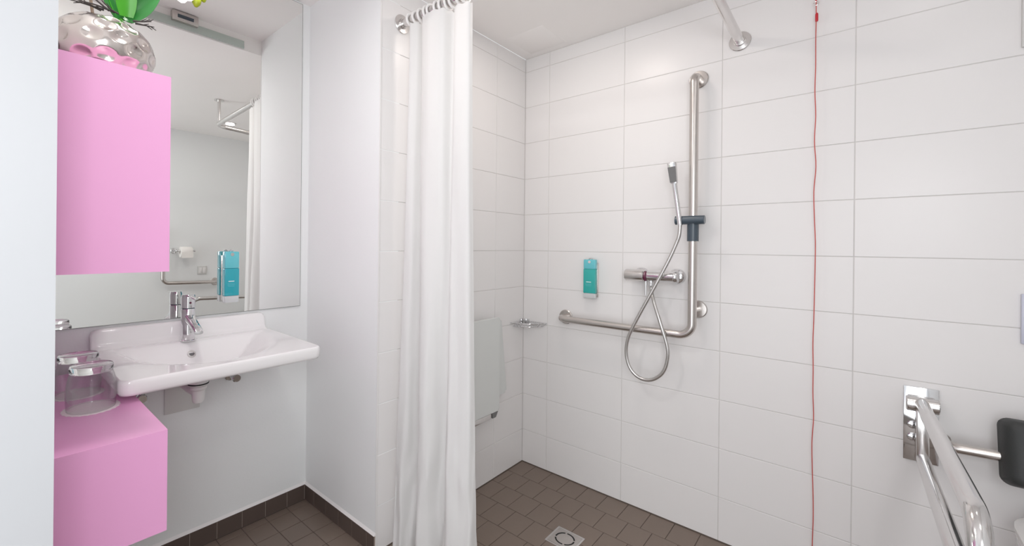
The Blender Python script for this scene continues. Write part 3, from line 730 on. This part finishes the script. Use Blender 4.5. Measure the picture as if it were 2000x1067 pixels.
mxx, mz = -0.062, 1.082
t = thing('shower_mixer', (0, -0.70, mz), 'chrome lever shower mixer on the tiled wall', 'shower mixer')
obj('body', L_([(0, 0), (0.0225, 0), (0.024, 0.002), (0.024, 0.108), (0.0225, 0.110), (0, 0.110)], (mxx, -0.686, mz), (0, -1, 0), 32), chrome, t)
obj('handle', L_([(0, 0), (0.0245, 0), (0.0262, 0.003), (0.0262, 0.078), (0.020, 0.086), (0, 0.086)], (mxx, -0.590, mz), (0, -1, 0), 32), steel_l, t)
obj('indicator', L_([(0, 0), (0.0240, 0), (0.0235, 0.006), (0.017, 0.013), (0, 0.016)], (mxx-0.002, -0.6755, mz-0.002), (0, -1, 0), 28), purple, t, label='dark burgundy end of the handle')
obj('lever', T([(mxx-0.006, -0.680, mz-0.016), (mxx-0.006, -0.681, mz-0.086)], 0.0045), chrome, t)
for y in (-0.640, -0.790):
    obj('rosette', L_([(0, 0.0005), (0.034, 0.0005), (0.034, 0.004), (0.030, 0.014), (0.016, 0.022), (0, 0.022)], (0, y, mz), (-1, 0, 0)), chrome, t)
    obj('wall_union', L_([(0, 0.02), (0.015, 0.02), (0.015, 0.066), (0, 0.066)], (0, y, mz), (-1, 0, 0), 20), chrome, t)
obj('end_cap', L_([(0, 0), (0.0255, 0), (0.028, 0.004), (0.028, 0.012), (0.024, 0.018), (0, 0.020)], (mxx+0.004, -0.790, mz), (0, -1, 0), 32), chrome, t)
obj('hose_outlet', L_([(0, 0), (0.012, 0), (0.0125, 0.010), (0.0105, 0.012), (0.0105, 0.024), (0.009, 0.030), (0, 0.030)], (mxx, -0.701, mz-0.020), (0, 0, -1), 20), chrome, t)

# ------------------------------------------------------------------ emergency pull cord
t = thing('pull_cord', (-0.02, -1.250, ZC), 'thin red emergency pull cord hanging in front of the tiled wall', 'pull cord')
cp = []
r4 = random.Random(11)
for k in range(24):
    z = ZC-0.11 - k*(ZC-0.11-0.05)/23; cp.append((-0.02+r4.uniform(-0.002, 0.002), -1.2455-0.004*(k/23)+r4.uniform(-0.0028, 0.0028), z))
obj('cord', T(spline(cp, 5), 0.0015, n=8), cordm, t)
obj('upper_cord', T([(-0.02, -1.2455, ZC), (-0.02, -1.2455, 2.155)], 0.0025, n=8), redm, t)
obj('ring', T([(-0.02, -1.2455+0.007*math.cos(q), 2.098+0.007*math.sin(q)) for q in [2*PI*i/20 for i in range(20)]], 0.0016, n=8, closed=True), steel_l, t)
obj('upper_link', T([(-0.02, -1.2455, 2.105), (-0.02, -1.2455, 2.155)], 0.0022, n=8), redm, t)
obj('connector', L_([(0, 0), (0.004, 0), (0.0045, 0.004), (0.0045, 0.026), (0.003, 0.03), (0, 0.03)], (-0.02, -1.2475, 2.032), n=14), redm, t)
obj('pull_toggle', L_([(0, 0), (0.012, 0.002), (0.014, 0.02), (0.006, 0.045), (0, 0.046)], (-0.02, -1.2495, 0.03), n=16), redm, t)

# ------------------------------------------------------------------ toilet corner at the right edge
ay = -1.512
t = thing('folding_grab_bar', (0, ay, 0.65), 'polished steel fold-down support bar on the right wall beside the toilet', 'grab bar')
obj('wall_plate', B(-0.006, -0.0005, -1.552, -1.474, 0.524, 0.764, bev=0.0015), chrome, t)
obj('hinge_barrel', L_([(0, 0), (0.021, 0), (0.023, 0.002), (0.023, 0.070), (0.021, 0.072), (0, 0.072)], (-0.034, -1.478, 0.716), (0, -1, 0), 28), steel_l, t)
obj('hinge_block', B(-0.036, -0.005, -1.546, -1.482, 0.698, 0.734, bev=0.003), steel_l, t)
for zz in (0.640, 0.600): obj('plate_bolt', L_([(0, 0), (0.012, 0), (0.011, 0.006), (0, 0.009)], (-0.006, -1.494, zz), (-1, 0, 0), 20), chrome, t)
zu, zw, xe = 0.724, 0.566, -0.930
arm = fillet([(-0.034, ay, zu-0.004), (xe, ay, zu+0.028), (xe, ay, zw+0.022), (-0.060, ay, zw-0.008)], 0.078, 14)
obj('arm_tube', T(arm, 0.0165, n=28), steel_p, t)
obj('link_plate', B(-0.085, -0.040, ay-0.014, ay+0.014, zw-0.012, zu, bev=0.003), steel_l, t)
obj('stop_bracket', B(-0.044, -0.004, ay-0.010, ay+0.010, zw-0.006, zw+0.030, bev=0.003), steel_l, t)

t = thing('padded_support', (0, -1.87, 0.63), 'black padded toilet backrest on a steel bar at the right edge', 'backrest')
bar = fillet([(-0.004, -1.560, 0.613), (-0.075, -1.560, 0.613), (-0.075, -2.08, 0.640), (-0.004, -2.08, 0.640)], 0.03, 8)
obj('bar_tube', T(bar, 0.0150, n=20), steel, t)
for y in (-1.560,): obj('flange', L_(disc_prof(0.018, 0.006), (0, y, 0.613), (-1, 0, 0)), steel, t)
bm = bmesh.new(); rg = []
for x, sc in ((-0.062, 0.90), (-0.066, 0.97), (-0.075, 1.0), (-0.110, 0.93), (-0.120, 0.88), (-0.124, 0.80)):
    c = (-1.825, 0.640); rg.append([(x, c[0]+(p[0]-c[0])*sc, c[1]+(p[1]-c[1])*sc) for p in rrect(-2.0, -1.658, 0.548, 0.732, 0.024, 6)])
loft(bm, rg)
bmesh.ops.rotate(bm, cent=(-0.085, -1.83, 0.64), matrix=Matrix.Rotation(math.radians(14), 3, 'Y'), verts=bm.verts)
obj('pad', bm, black_rub, t, angle=50)

t = thing('toilet', (0, -1.87, 0.0), 'white wall-hung toilet with closed lid at the lower right corner', 'toilet')
def oval(x0, x1, hw, n=40, p=2.6):
    out = []
    for k in range(n):
        a = 2*PI*k/n; c, s = math.cos(a), math.sin(a)
        xx = (x0+x1)/2 + (x0-x1)/2*math.copysign(abs(c)**(2/ (2.0 if c > 0 else 5)), c); out.append((xx, -1.872+hw*math.copysign(abs(s)**(2/p), s)))
    return out
def oring(x0, x1, hw, z): return [(x, y+0.004, z+0.040) for x, y in oval(x0, x1, hw+0.010)]
bm = bmesh.new(); loft(bm, [oring(-0.30, -0.012, 0.10, 0.10), oring(-0.40, -0.010, 0.13, 0.14), oring(-0.48, -0.008, 0.165, 0.26), oring(-0.51, -0.006, 0.178, 0.35), oring(-0.515, -0.006, 0.18, 0.392)]); obj('bowl', bm, ceramic, t, angle=60)
bm = bmesh.new(); loft(bm, [oring(-0.515, -0.05, 0.180, 0.393), oring(-0.52, -0.05, 0.184, 0.398), oring(-0.52, -0.05, 0.184, 0.404), oring(-0.515, -0.05, 0.180, 0.407)]); obj('seat', bm, plastic_w, t, angle=50)
bm = bmesh.new(); loft(bm, [oring(-0.518, -0.045, 0.182, 0.408), oring(-0.523, -0.043, 0.187, 0.414), oring(-0.523, -0.043, 0.187, 0.424), oring(-0.510, -0.048, 0.178, 0.431), oring(-0.40, -0.09, 0.12, 0.434)]); obj('lid', bm, plastic_w, t, angle=50)
for y in (-1.79, -1.95): obj('hinge', L_([(0, 0), (0.012, 0), (0.012, 0.03), (0, 0.03)], (-0.030, y-0.015, 0.446), (0, 1, 0), 16), chrome, t)

t = thing('flush_plate', (0, -1.835, 1.0), 'slim pale flush plate on the tiled wall at the right edge of the picture', 'flush plate')
obj('plate', B(-0.012, -0.0005, -1.96, -1.708, 0.938, 1.083, bev=0.002), mat('pale_blue_grey_plastic', srgb(196, 198, 214), 0.25, var=0.02), t)
for a, b in ((-1.83, -1.722), (-1.946, -1.842)): obj('button', B(-0.0155, -0.012, a, b, 0.952, 1.069, bev=0.0015), plastic_w, t)
t = thing('wall_panel', (0, -1.835, 1.95), 'white panel edge high on the tiled wall at the upper right corner', 'panel')
obj('panel_frame', B(-0.010, -0.0005, -1.966, -1.7045, 1.803, 2.20, bev=0.002), plastic_g, t)
obj('panel_door', B(-0.016, -0.010, -1.962, -1.7085, 1.808, 2.195, bev=0.002), plastic_w, t)

# ------------------------------------------------------------------ wall opposite the mirror (seen in reflection)
t = thing('paper_holder', (-0.83, YF, 1.13), 'chrome toilet paper holder on the plain wall seen in the mirror', 'paper holder')
obj('rosette', L_(disc_prof(0.025, 0.008), (-0.885, YF+0.0005, 1.133), (0, 1, 0)), chrome, t)
obj('arm', T(fillet([(-0.885, YF+0.004, 1.133), (-0.885, YF+0.075, 1.133), (-0.730, YF+0.075, 1.133)], 0.02), 0.007), chrome, t)
obj('end_stop', L_([(0, 0), (0.010, 0), (0.010, 0.008), (0, 0.008)], (-0.735, YF+0.075, 1.133), (1, 0, 0), 20), chrome, t)
t = thing('toilet_roll', (-0.805, YF+0.075, 1.12), 'white toilet roll on the chrome holder, seen in the mirror', 'toilet roll')
obj('roll', L_([(0.019, 0), (0.048, 0), (0.05, 0.003), (0.05, 0.092), (0.048, 0.095), (0.019, 0.095)], (-0.852, YF+0.075, 1.121), (1, 0, 0), 36, closed=True), paper, t)
obj('loose_sheet', B(-0.852, -0.757, YF+0.1245, YF+0.1255, 1.07, 1.122), paper, t)
t = thing('light_switch', (-0.645, YF, 0.94), 'square white double switch on the plain wall below the paper holder, seen in the mirror', 'switch')
obj('frame', B(-0.685, -0.605, YF+0.0005, YF+0.009, 0.905, 0.985, bev=0.002), plastic_g, t)
for a, b in ((-0.675, -0.647), (-0.643, -0.615)): obj('rocker', B(a, b, YF+0.009, YF+0.013, 0.918, 0.972, bev=0.0015), plastic_w, t)
t = thing('corner_grab_bar', (-0.75, YF, 0.83), 'bent steel grab bar on the plain wall below the paper holder, seen in the mirror', 'grab bar')
obj('bar_tube', T(fillet([(-0.53, YF+0.004, 0.832), (-0.53, YF+0.07, 0.832), (-0.985, YF+0.07, 0.842), (-0.985, YF+0.07, 1.30), (-0.985, YF+0.004, 1.30)], 0.05, 8), 0.0165, n=20), steel, t)
for x, z in ((-0.53, 0.832), (-0.985, 1.30)): obj('flange', L_([(0, 0.0005), (0.037, 0.0005), (0.037, 0.005), (0.034, 0.008), (0, 0.009)], (x, YF, z), (0, 1, 0)), steel, t)
